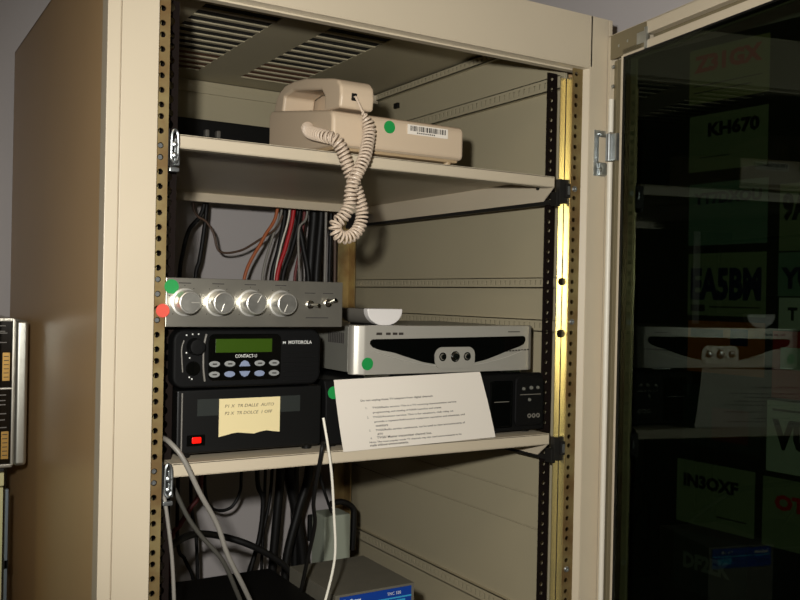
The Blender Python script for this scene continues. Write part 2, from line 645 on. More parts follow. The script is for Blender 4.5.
for z0, z1 in ((83, 131), (DB + 10, 40)):
    A_ = DT @ Vector((9.5, -1, z0))
    B_ = DT @ Vector((9.5, -1, z1))
    rod.tube([A_, B_], 4, 14)
rod.build('hinge_rod', M['rod_white'], door, label='white painted hinge rod')
b = MB().box(2, 24, -2, 5, 42, 81, 1.5, T=DT)
b.tube([DT @ Vector((9, -3, 42)), DT @ Vector((9, -3, 81))], 5, 14)
b.build('hinge', M['bright'], door)
b = MB().box(82, 87, -3, 2, 186, 216, 1, T=DT).box(64, 84, -1, 1, 196, 212, .5, T=DT)
b.build('corner_clip', M['bright'], door)
for u_, z_ in ((24, 205), (10, 178), (10, 150), (44, 207)):
    c = DT @ Vector((u_, 0, z_))
    MB().lathe([(0, 3), (-1.6, 2.2)], (c.x + 1, c.y, c.z), 'x', 12).build('cover_screw', M['bright'], door)

# ================================================================== shelves on slides
def shelf(z, label, group='shelves in the rack', depth=556, front=14):
    t = thing('rack_shelf', label, 'shelf', 298, 290, z - 16, group=group)
    b = MB()
    b.box(24, 573, front, depth, z - 2, z, .4)
    b.box(24, 573, front, front + 2, z - 15.6, z, .8)
    b.box(24, 573, front, front + 14, z - 15.6, z - 14, .5)
    b.box(24, 573, depth - 2, depth, z - 18, z, .6)
    b.box(24, 573, depth - 12, depth, z - 18, z - 16.5)
    for x0, x1 in ((24, 26), (571.5, 573.5)):
        b.prism([(front + 1, z - 1), (front + 1, z - 15), (front + 24, z - 34), (depth, z - 34), (depth, z - 1)], 'x', x0, x1)
    b.build('shelf_board', M['beige'], t)
    for x0, x1, s in ((11, 23.5, 0), (574, 579, 1)):
        b = MB().box(x0, x1, front + 6, depth + 100, z - 39, z - 32, .5).box(x0 + (6 if not s else 2), x1, 50, depth + 100, z - 33, z - 8, .5)
        sl = b.build('slide', M['steel_dark'], t)
        if s:
            b = MB().box(574, 591, 4, 13, z - 38, z - 4, 1).box(572, 580, 8, 22, z - 42, z - 22, 1)
            b.box(583, 590, -1, 4, z - 30, z - 10, 1)
            b.build('slide_bracket', M['steel_dark'], sl)
            MB().box(584.5, 588, -2.5, -1, z - 26, z - 14, .6).build('catch', M['bright'], sl)
            MB().lathe([(0, 2.6), (-2.4, 2.6)], (571.5, front + 34, z - 14), 'x', 14).build('shelf_screw', M['steel_dark'], t)
        else:
            b = MB()
            b.tube([(13, 3, z - 30), (13, 2, z - 4), (16, 2, z + 2), (20, 3, z - 4), (20, 3, z - 28), (16, 2, z - 34), (13, 3, z - 30)], 1.6, 8, smooth=4)
            b.box(18, 24, 8, 16, z - 36, z - 6, .8)
            b.lathe([(2, 3), (-1, 3), (-2, 1)], (16, 0, z - 14), 'y', 12)
            b.lathe([(2, 3), (-1, 3), (-2, 1)], (16, 0, z - 26), 'y', 12)
            b.box(11, 22, 2, 8, z - 44, z - 39, 1)
            b.build('slide_bracket', M['bright'], sl, label='bright zinc slide end bracket')
            MB().box(9.5, 12, 6, 16, z - 38, z + 4, .8).box(12, 23, 16, 18, z - 38, z - 2, .8).build('slide_bracket', M['steel_dark'], sl, label='dark slide end bracket')
    return t


shelf(17, 'upper beige shelf in the rack, carrying the telephone')
shelf(-351.5, 'middle beige shelf in the rack, carrying the radio and receivers')
shelf(-762, 'lowest beige shelf in the rack, under the box with the blue label')

# ================================================================== telephone
ph = thing('desk_telephone', 'beige desk telephone with handset in its cradle on the upper shelf', 'telephone', 312, 110, 17.3)
b = MB()
b.prism([(7, 26), (7, 60), (10, 66), (16, 68), (196, 97), (204, 94), (206, 88), (206, 38), (200, 31), (12, 23)], 'x', 212, 408, bev=5, seg=4)
body = b.build('telephone_body', M['phone'], ph)
b = MB()
for x in (228, 390):
    for y in (20, 190):
        b.lathe([(17.3, 5), (26, 6)], (x, y, 0), 'z', 16)
b.box(216, 404, 14, 200, 19.5, 30, 3)
b.build('telephone_base', M['phone_dk'], ph)
b = MB().prism([(60, 72), (60, 96), (72, 106), (166, 121), (200, 116), (206, 92)], 'x', 274, 292, bev=3)
b.build('cradle', M['phone'], ph)
b = MB()
b.prism([(9, 71), (6, 86), (8, 99), (16, 107), (34, 112), (70, 119), (110, 127), (146, 130.5), (176, 130), (194, 124), (206, 114), (214, 96),
         (182, 91), (176, 114), (150, 117.5), (100, 109), (62, 102), (52, 92), (50, 73)], 'x', 222, 270, bev=4, seg=4)
hs = b.build('handset', M['phone'], ph)
MB().box(237, 244, 4.6, 7.4, 81, 90, .6).build('handset_jack', M['black'], hs)
disc(MB(), 292, 6.3, 54.5, 8, t=.5, n=28).build('round_sticker', M['green'], ph, label='round green sticker')
b = MB().box(319, 381, 5.9, 6.9, 49, 61.5)
lb = b.build('barcode_label', M['paper'], ph)
b = MB()
x = 323.0
while x < 377:
    wd = random.choice((.7, 1.1, 1.7))
    b.box(x, x + wd, 5.7, 6.2, 53.5, 60)
    x += wd + random.choice((.7, 1, 1.4))
for k in range(9):
    b.box(333 + k * 3.2, 335 + k * 3.2, 5.7, 6.2, 50.6, 52.2)
b.build('barcode', M['ink'], lb)


# coiled cord
def coil_cord():
    path = [(213.5, 80, 60), (206, 66, 52), (199, 40, 42), (200, 6, 33), (210, -7, 27), (219, -9, 12), (226, -10, -6), (234, -11, -24), (241, -12, -42), (245, -12, -58), (242, -13, -74),
            (232, -14, -86), (218, -15, -90), (208, -16, -84), (207, -17, -74), (215, -19, -66), (223, -20, -52), (224, -21, -36), (227, -22, -22), (234, -22, -8), (243, -19, 8), (250, -13, 26), (255, -8, 44), (252, -5, 58), (246, -4, 68)]
    P = spline([Vector(p) for p in path], 24)
    L = [0]
    for a, c in zip(P, P[1:]):
        L.append(L[-1] + (c - a).length)
    T = L[-1]
    pitch, R, wire = 5.0, 6.9, 1.55
    n = int(T / pitch * 14)
    out = []
    nrm = Vector((0, 1, 0))
    j = 0
    for i in range(n + 1):
        s = T * i / n
        while j < len(L) - 2 and L[j + 1] < s:
            j += 1
        k = (s - L[j]) / max(L[j + 1] - L[j], 1e-6)
        p = P[j].lerp(P[j + 1], min(k, 1))
        t = (P[min(j + 2, len(P) - 1)] - P[max(j - 1, 0)]).normalized()
        nrm = (nrm - t * nrm.dot(t)).normalized()
        bi = t.cross(nrm)
        env = min(1, max(0, s - 7) / 9) * min(1, (T - s) / 18)
        a = 2 * math.pi * s / pitch
        out.append(p + (nrm * math.cos(a) + bi * math.sin(a)) * R * env)
    out = [Vector((216, 80, 61))] + out + [Vector((243, -2, 76)), Vector((240.5, 2, 85)), Vector((240.5, 6, 85.5))]
    return MB().tube(out, wire, 7)


coil_cord().build('coiled_cord', M['cord'], ph)

# ================================================================== silver amplifier
amp = thing('amplifier', 'small silver stereo amplifier with four round knobs standing on the two-way radio', 'amplifier', 117, 90, -198.3)
MB().box(9, 227, 0, 5, -198, -143.5, .8).build('front_panel', M['alu'], amp)
MB().box(12, 224, 5, 190, -197, -145, 1).build('housing', M['grey_pl'], amp)
for k, x in enumerate((30, 68.5, 107, 145)):
    b = MB().lathe([(0, 15.5), (-3, 15.5), (-3.5, 13.5), (-18, 13), (-20.5, 12), (-21, 11), (-20, 10.4), (-20.2, 1)], (x, 0, -170.5), 'y', 40)
    kn = b.build('knob', M['knob'], amp)
    MB().lathe([(-20.5, 10.6), (-21.4, 10.4), (-21.4, .4)], (x, 0, -170.5), 'y', 40).build('knob_cap', M['knob_cap'], kn, label='darker turned cap')
    a = math.radians((0, 250, 60, 245)[k])
    c, s_ = math.cos(a), math.sin(a)
    b = MB().tube([(x + 1 * c, -21.5, -170.5 + s_), (x + 10 * c, -21.5, -170.5 + 10 * s_)], .55, 6)
    b.build('pointer', M['silver_lt'], kn)
for k, (x, z, dx, dz) in enumerate(((183, -171, 5, -1), (207, -169, 3, 4))):
    b = MB().lathe([(0, 5), (-2, 5), (-3, 3.5)], (x, 0, z), 'y', 18)
    b.tube([(x, -2, z), (x + dx * .5, -9, z + dz * .5), (x + dx, -15, z + dz)], [1.6, 1.8, 2.4], 10)
    b.build('toggle_switch', M['chrome'], amp)
b = MB()
for x in (30, 68.5, 107, 145):
    for k in range(9):
        a = math.radians(225 - 270 * k / 8)
        b.box(x + 18.4 * math.cos(a) - .5, x + 18.4 * math.cos(a) + .5, -.25, .1, -170.5 + 18.4 * math.sin(a) - .5, -170.5 + 18.4 * math.sin(a) + .5)
    b.box(x - 7, x + 7, -.2, .1, -149.8, -148.8)
b.box(178, 208, -.2, .1, -187.5, -186.3)
b.box(176, 190, -.2, .1, -158, -157)
b.box(200, 214, -.2, .1, -158, -157)
b.build('panel_print', M['ink'], amp)
disc(MB(), 15, -.1, -153.5, 8, t=.5).build('round_sticker', M['green'], amp, label='round green sticker')
tag(disc(MB(), 5, -2.7, -180, 7.5, t=.5).build('round_sticker', M['pink'], None), 'small red round sticker stuck on the left mounting rail beside the amplifier', 'sticker')

# ================================================================== two-way radio
rad = thing('two_way_radio', 'black two-way radio with green display and oval keys, under the silver amplifier', 'radio', 118, 90, -271)


def rrect(x0, x1, z0, z1, r, n=5, rr=None):
    out = []
    for cx, cz, a0 in ((x1 - r, z1 - r, 0), (x0 + r, z1 - r, 90), (x0 + r, z0 + r, 180), (x1 - r, z0 + r, 270)):
        for k in range(n + 1):
            a = math.radians(a0 + 90 * k / n)
            out.append((cx + r * math.cos(a), cz + r * math.sin(a)))
    return out


b = MB().prism(rrect(25, 210, -269, -201.5, 13), 'y', 22, 46, bev=3.5)
b.build('control_head', M['black_soft'], rad)
MB().box(34, 204, 44, 190, -266, -204, 3).build('radio_body', M['black'], rad)
for z, y in ((-271, 30), ):
    MB().box(40, 196, 60, 180, -271.5, -266).build('mount', M['black'], rad)
MB().prism(rrect(66, 156, -261, -207, 7), 'y', 20.2, 24, bev=1).build('display_bezel', M['black_gloss'], rad)
MB().box(74, 144, 19.6, 21, -228.5, -212.5, .4).build('display', M['lcd'], rad, label='dark green display')
MB().text('CONTACT-U', 6, (98, 20.0, -234.5), (1, 0, 0), (0, 0, 1), width=27, height=3.8, bold=.02).build('display_print', M['mark'], rad)
b = MB().text('MOTOROLA', 6, (166, 21.6, -219.3), (1, 0, 0), (0, 0, 1), width=31, height=4.2, bold=.04)
b.text('M', 4, (158.7, 21.5, -219), (1, 0, 0), (0, 0, 1), width=3.6, height=3, bold=.1)
b.build('brand_print', M['mark'], rad)
for r_, z in enumerate((-241.5, -253.5)):
    for k, x in enumerate((73, 91.5, 110, 128.5, 147)):
        if k == 2:
            pts = [(x - 7, z - 3.4), (x + 7, z - 3.4), (x + 4, z + 2), (x, z + 4), (x - 4, z + 2)] if r_ == 0 else [(x - 7, z + 3.2), (x + 7, z + 3.2), (x + 4, z - 2), (x, z - 4), (x - 4, z - 2)]
        else:
            pts = [(x + 6.6 * math.cos(math.radians(a)), z + 3.6 * math.sin(math.radians(a))) for a in range(0, 360, 20)]
        blue = (k == 2) or (r_ == 1 and k in (1, 3))
        b = MB().prism(pts, 'y', 18.6, 21.5, bev=.7)
        b.build('key', M['key_blue' if blue else 'key'], rad)
        MB().box(x - 2.6, x + 2.6, 18.3, 18.7, z - .8, z + .8).build('key_print', M['ink'], rad) if not blue else None
b = MB().lathe([(24, 10), (14, 9.2), (10, 8.6), (9.5, 7), (9.8, .5)], (50, 0, -221), 'y', 28)
b.build('volume_knob', M['black_soft'], rad)
b = MB().lathe([(24, 8.5), (19, 8), (18.5, .5)], (48, 0, -246), 'y', 24)
b.build('microphone_jack', M['black_gloss'], rad)
b = MB().tube([(37, 20.6, -214), (34.5, 20.4, -222), (34.5, 20.4, -232), (36, 20.6, -250)], .8, 6, smooth=4)
b.tube([(63, 20.4, -207), (60, 20.2, -222), (60, 20.2, -245), (62, 20.4, -261)], 1.2, 6, smooth=4)
b.build('bezel_edge', M['grey_pl'], rad)
for x, z in ((40, -208), (47, -207), (54, -207), (44, -234), (40, -228), (47, -258), (44, -256), (150, -235)):
    MB().box(x - .7, x + .7, 20.9, 22.2, z - .8, z + .8).build('indicator', M['mark'], rad)
b = MB()
for k in range(7):
    b.box(160, 204, 21.4, 22.3, -264 + k * 5.6, -262.6 + k * 5.6, .3)
b.build('speaker_ribs', M['black'], rad)

# ================================================================== power supply under the radio
psu = thing('power_supply', 'black box with a glowing red switch and yellow note, under the two-way radio', 'power supply', 126, 110, -351.4)
MB().box(34, 218, 33, 200, -346, -271.8, 3).build('housing', M['black'], psu)
MB().box(58, 188, 32.4, 34, -302.5, -283).build('front_band', M['grey_band'], psu, label='dark grey front band')
for x in (48, 204):
    for y in (46, 186):
        MB().lathe([(-351.4, 6), (-345, 7)], (x, y, 0), 'z', 16).build('foot', M['black'], psu)
MB().box(46, 68, 31.5, 34, -337, -324, 1).build('switch_bezel', M['black_gloss'], psu)
MB().box(52, 63, 30.6, 33, -333.5, -326.5, 1).build('red_switch_light', M['led'], psu, label='small glowing red switch light')
MB().tube([(40, 33, -275), (40, 33, -344)], 1, 6).build('edge_bead', M['grey_pl'], psu)
# sticky note
b = MB()
pts = [(84, -283.5), (84, -328), (92, -326.5), (100, -324.6), (108, -324), (120, -325.5), (128, -326.5), (136, -324.5), (144, -323.5), (152, -325), (161, -326), (161, -283.5)]
b.prism(pts, 'y', 31.6, 32.2)
nt_ = b.build('sticky_note', M['note'], None, 'torn yellow handwritten note stuck on the front of the black box', 'note')
b = MB().text('P1 X  TR DALLE  AUTO', 5, (91, 31.55, -294), (1, 0, 0), (0, 0, 1), width=62, height=3.6, shear=.2)
b.text('P2 X  TR DOLCE  1 OFF', 5, (91, 31.55, -302.5), (1, 0, 0), (0, 0, 1), width=60, height=3.6, shear=.2)
b.build('handwriting', M['pen'], nt_)

# ================================================================== video recorder
vcr = thing('video_recorder', 'wide black video recorder under the silver receiver, behind the printed sheet', 'video recorder', 400, 170, -351.4)
MB().box(226, 570, 40, 330, -347, -266, 2).build('housing', M['black'], vcr)
b = MB().prism([(30, -347), (30, -300), (31, -280), (36, -267), (42, -265), (42, -347)], 'x', 222, 576, bev=2)
b.build('front_panel', M['black_soft'], vcr)
b = MB().box(478, 516, 28.6, 31, -341, -275, 3)
b.build('front_flap', M['black_gloss'], vcr)
b = MB().prism(rrect(520, 572, -340, -270, 8), 'y', 26.5, 32, bev=2)
b.build('control_panel', M['black_soft'], vcr)
for x, z, rr in ((534, -287, 2.6), (548, -286, 3), (560, -286, 2.6), (545, -303, 2.6)):
    MB().lathe([(27, rr), (24.6, rr * .8), (24.4, .3)], (x, 0, z), 'y', 16).build('button', M['silver_dk'], vcr)
for x in (545, 553, 561):
    MB().lathe([(27, 3.2), (25.2, 3.2), (25.2, 1.8), (27, 1.8)], (x, 0, -326), 'y', 16).build('socket', M['grey_pl'], vcr)
MB().box(528, 566, 26.1, 26.8, -296, -295).box(484, 510, 28.2, 28.8, -305, -304).build('panel_print', M['grey_pl'], vcr)
for x in (240, 556):
    for y in (50, 300):
        MB().lathe([(-351.4, 7), (-346.5, 8)], (x, y, 0), 'z', 16).build('foot', M['black'], vcr)
disc(MB(), 232.5, 29.9, -281.5, 8, t=.6).build('round_sticker', M['green'], vcr, label='round green sticker')

# ================================================================== satellite receiver
rec = thing('satellite_receiver', 'silver satellite receiver with curved black window and three buttons', 'receiver', 410, 160, -265)
b = MB().box(264, 556, 54, 290, -259, -199, 1.5)
b.build('housing', M['silver_dk'], rec)
b = MB()
for k in range(9):
    for z0, z1 in ((-222, -208), ):
        b.box(262.9, 264.4, 64 + k * 5.2, 66.4 + k * 5.2, z0, z1)
b.build('side_vents', M['ink'], rec)
fp = [(266, 43), (272, 39.6)] + [(x, 33 + abs((x - 415) / 130.0) ** 2.2 * 3.3) for x in range(280, 552, 10)] + [(558, 41.5), (564, 48), (566, 54), (264, 54), (264.5, 46)]
b = MB().prism(fp, 'z', -261.5, -197.5, bev=1.6, seg=2)
b.build('front_panel', M['silver'], rec)


def fy(x):      # front surface of the bowed panel
    return 33 + abs((x - 415) / 130.0) ** 2.2 * 3.3


def onfront(mb, pts, proud, thick=1.2, n=1):
    bb = bmesh.new()
    F = [bb.verts.new((p[0], fy(p[0]) - proud, p[1])) for p in pts]
    B = [bb.verts.new((p[0], fy(p[0]) + thick, p[1])) for p in pts]
    bb.faces.new(F)
    bb.faces.new(B)
    for i in range(len(pts)):
        bb.faces.new((F[i], F[(i + 1) % len(pts)], B[(i + 1) % len(pts)], B[i]))
    bmesh.ops.triangulate(bb, faces=[f_ for f_ in bb.faces if len(f_.verts) > 4])
    bmesh.ops.recalc_face_normals(bb, faces=bb.faces)
    mb._merge(bb)
    return mb


def window_low(x):
    pts = ((286.5, -220), (288, -223), (291, -226), (302, -229.5), (322, -233), (345, -240), (366, -246), (390, -250), (420, -251), (451, -248.5), (470, -245), (493, -238.5), (512, -232.5), (531, -227.5), (540, -224), (543, -219))
    for (xa, za), (xb, zb) in zip(pts, pts[1:]):
        if xa <= x <= xb:
            return za + (zb - za) * (x - xa) / (xb - xa)


def window_top(x):
    z = -215.2 + 3.0 * (x - 294) / 240
    e = 5
    if x < 286.5 + e:
        z -= e - math.sqrt(max(0, e * e - (286.5 + e - x) ** 2))
    if x > 543 - e:
        z -= e - math.sqrt(max(0, e * e - (x - 543 + e) ** 2))
    return z


bb = bmesh.new()
cols = []
xw = [286.5, 286.8, 287.5, 289, 291] + [292 + 4 * k for k in range(62)] + [540, 541.5, 542.6, 543]
for x in xw:
    zt, zb = window_top(x), window_low(x)
    cols.append([bb.verts.new((x, fy(x) + d, z)) for d, z in ((-.8, zt), (-.8, zb), (3, zb), (3, zt))])
for A_, B_ in zip(cols, cols[1:]):
    for q in range(4):
        bb.faces.new((A_[q], A_[(q + 1) % 4], B_[(q + 1) % 4], B_[q]))
bb.faces.new(cols[0])
bb.faces.new(cols[-1])
bmesh.ops.recalc_face_normals(bb, faces=bb.faces)
win = MB()
win._merge(bb)
win.build('display_window', M['black_gloss'], rec, label='curved glossy black window')
onfront(MB(), rrect(385, 451, -256, -226.5, 11), 1.8).build('button_pod', M['silver'], rec)
for x, rr in ((397.5, 4.5), (418, 6), (438, 4.5)):
    bt = MB().lathe([(32, rr), (30.4, rr), (29, rr * .8), (28.8, .4)], (x, 0, -239.5), 'y', 24).build('button', M['chrome'], rec)
    MB().lathe([(31.6, rr + 1.4), (31.1, rr + 1.4)], (x, 0, -239.5), 'y', 24).build('button_ring', M['black_gloss'], bt)
b = MB().tube([(x, fy(x) - .3, -229 - 22 * max(0, 1 - ((x - 420) / 125.0) ** 2) - 1.8) for x in range(280, 540, 6)], .7, 6)
b.build('panel_crease', M['silver_lt'], rec)
b = MB()
for x0, x1 in ((296, 308), (310, 317), (320, 327), (329, 336)):
    b.box(x0, x1, fy(x0) - .4, fy(x0) + 1.5, -209.8, -206.6)
b.box(505, 532, fy(518) - .3, fy(518) + 1.5, -206.8, -205.6)
for k in range(9):
    b.box(502 + k * 5.6, 506 + k * 5.6, fy(505 + k * 5.6) - .3, fy(510 + k * 5.6) + 2, -234.6 + k * .2, -232.6 + k * .2)
b.build('panel_print', M['mark_dk'], rec)
for x0, x1 in ((279, 318), (502, 536)):
    MB().box(x0, x1, 36, 60, -265, -260.6, 1.5).build('foot', M['chrome'], rec, label='chrome foot')
for x0, x1 in ((279, 318), (502, 536)):
    MB().box(x0, x1, 240, 262, -265, -258.8, 1.5).build('foot', M['black'], rec)
disc(MB(), 284, 36.9, -247, 8.2, t=1).build('round_sticker', M['green'], rec, label='round green sticker')

# little half-round box on the receiver
pts = [(-27, 11), (27, 11)] + [(27 * math.cos(math.radians(-a)), 8 - 20 * math.sin(math.radians(a))) for a in range(0, 181, 12)]
b = MB().prism([(p[0] + 323, p[1] - 187) for p in pts], 'y', 60, 72, bev=1.5)
hb = b.build('half_round_box', M['white_pl'], None, 'small pale half-round box lying on top of the silver receiver', 'box')
b = MB().prism([(p[0] * .95 + 323, p[1] * .95 - 187) for p in pts], 'y', 71, 145, bev=1.5)
b.build('rear_body', M['grey_pl'], hb, label='grey rear body')
MB().box(309, 337, 62, 132, -199, -196.5).build('foot', M['black'], hb)

# ================================================================== printed sheet
def pm(u, v, w=0):
    """sheet surface: u 0..1 across, v 0..1 up, w mm off the face"""
    bl, br, tl, tr = Vector((238.5, 11.4, -353.5)), Vector((474.5, 11.4, -350)), Vector((229.5, 24, -265)), Vector((455, 24, -260.5))
    p = bl.lerp(br, u).lerp(tl.lerp(tr, u), v)
    p.x -= 3.0 * math.sin(math.pi * v) * (1 - u)
    p.y -= 5.5 * math.sin(math.pi * v) * (.35 + .65 * (1 - u)) * .8
    p.y += .5 * math.sin(u * 9)
    return p + Vector((0, -w, 0))


bb = bmesh.new()
nu, nv = 32, 14
for w_ in (0, -.3):
    g = [[bb.verts.new(pm(i / nu, j / nv, w_)) for j in range(nv + 1)] for i in range(nu + 1)]
    for i in range(nu):
        for j in range(nv):
            bb.faces.new((g[i][j], g[i + 1][j], g[i + 1][j + 1], g[i][j + 1]))
    if w_ == 0:
        g0 = g
for i in range(nu):
    bb.faces.new((g0[i][0], g0[i + 1][0], g[i + 1][0], g[i][0]))
    bb.faces.new((g0[i][nv], g0[i + 1][nv], g[i + 1][nv], g[i][nv]))
for j in range(nv):
    bb.faces.new((g0[0][j], g0[0][j + 1], g[0][j + 1], g[0][j]))
    bb.faces.new((g0[nu][j], g0[nu][j + 1], g[nu][j + 1], g[nu][j]))
bmesh.ops.recalc_face_normals(bb, faces=bb.faces)
b = MB()
b._merge(bb)
sheet = b.build('printed_sheet', M['paper'], None, 'white sheet of printed instructions leaning on the black video recorder', 'paper')
lines = [(.15, .685, .47, 'Do not unplug these TV adapters from digital channels'),
         (.215, .57, .56, 'TVGS/Radio service: This is a TV receiving demonstration service'),
         (.215, .50, .45, 'programming, and viewing of NASA Launches and events.'),
         (.21, .43, .53, 'TVGS/Amateur service: This is for amateurs, club relay on'),
         (.215, .36, .60, 'provide a repeater/link/control equipment operation and schedules, and'),
         (.22, .295, .075, 'monitors'),
         (.215, .23, .59, 'TVGS/Radio service: continuous, can be used to view announcements of'),
         (.22, .165, .035, 'ATV'),
         (.215, .115, .35, 'TVGS/ Master transmitter channel line.'),
         (.165, .055, .60, 'Note: The most popular mode TV channels may also need announcements to be'),
         (.165, .005, .24, 'made without announcements.')]
b = MB()
for i, (u0, v0, wd, tx) in enumerate(lines):
    v0 = .035 + v0 * .94
    b.text(tx, 3, (0, 0, 0), (1, 0, 0), (0, 0, 1), width=wd * 230, height=2.9 if i else 3.2,
           mapf=lambda px, py, pz, u0=u0, v0=v0: pm(u0 + px / 230.0, v0 + py / 88.0 - .02 * 0, .25 + pz), ext=.05, bold=.045)
for k, v0 in enumerate((.57, .43, .23, .115)):
    b.text('%d.' % (k + 1), 3, (0, 0, 0), (1, 0, 0), (0, 0, 1), width=2.2, height=2.6,
           mapf=lambda px, py, pz, v0=v0: pm(.175 + px / 230.0, .035 + v0 * .94 + py / 88.0, .25 + pz), ext=.05)
b.build('printed_text', M['ink'], sheet)

# ================================================================== bottom of the rack
tnc = thing('modem_box', 'grey metal box with a blue printed label, low in the rack', 'modem', 330, 160, -762)
MB().box(270, 394, 85, 233, -757, -559, 1.2).build('housing', M['tnc'], tnc)
MB().box(276, 388, 83.6, 85.2, -594, -562).build('front_label', M['blue'], tnc, label='blue printed front label')
MB().box(276, 388, 83.2, 83.8, -576, -574).box(352, 378, 83.2, 83.8, -588, -578).build('label_stripe', M['cyan'], tnc)
b = MB().text('PacComm', 8, (281, 83.5, -571.5), (1, 0, 0), (0, 0, 1), width=27, height=6, bold=.3, shear=.25)
b.text('TNC 320', 6, (349, 83.5, -570.5), (1, 0, 0), (0, 0, 1), width=22, height=4.2)
b.build('label_print', M['mark'], tnc)
for x in (280, 376):
    for y in (95, 223):
        MB().lathe([(-762, 5), (-756, 6)], (x, y, 0), 'z', 12).build('foot', M['black'], tnc)
blk = thing('equipment_box', 'black box left of the grey box with the blue label, low in the rack', 'box', 175, 200, -762)
MB().box(95, 262, 110, 285, -757, -574, 2).build('housing', M['black'], blk)
for x in (105, 252):
    for y in (120, 275):
        MB().lathe([(-762, 5), (-756, 6)], (x, y, 0), 'z', 12).build('foot', M['black_soft'], blk)
ad = thing('power_adapter', 'pale green-grey power adapter standing behind the modem box', 'adapter', 428, 430, -762)
MB().box(410, 462, 400, 450, -762, -538, 4).build('housing', M['pale_green'], ad)
MB().box(404, 453, 448, 456, -592, -546, 2).build('rear_cover', M['black'], ad)

# black power strip fixed along the rear cross panel
ps = thing('power_strip', 'black power strip fixed across the back behind the telephone', 'power strip', 290, 690, 118)
MB().box(-30, 595, 664, 703.5, 112, 166, 2).build('housing', M['black'], ps)
for x in (270, 292, 420):
    MB().box(x + 3, x + 11, 652, 665, 132, 146, 2).build('plug', M['grey_pl' if x < 400 else 'black_soft'], ps)

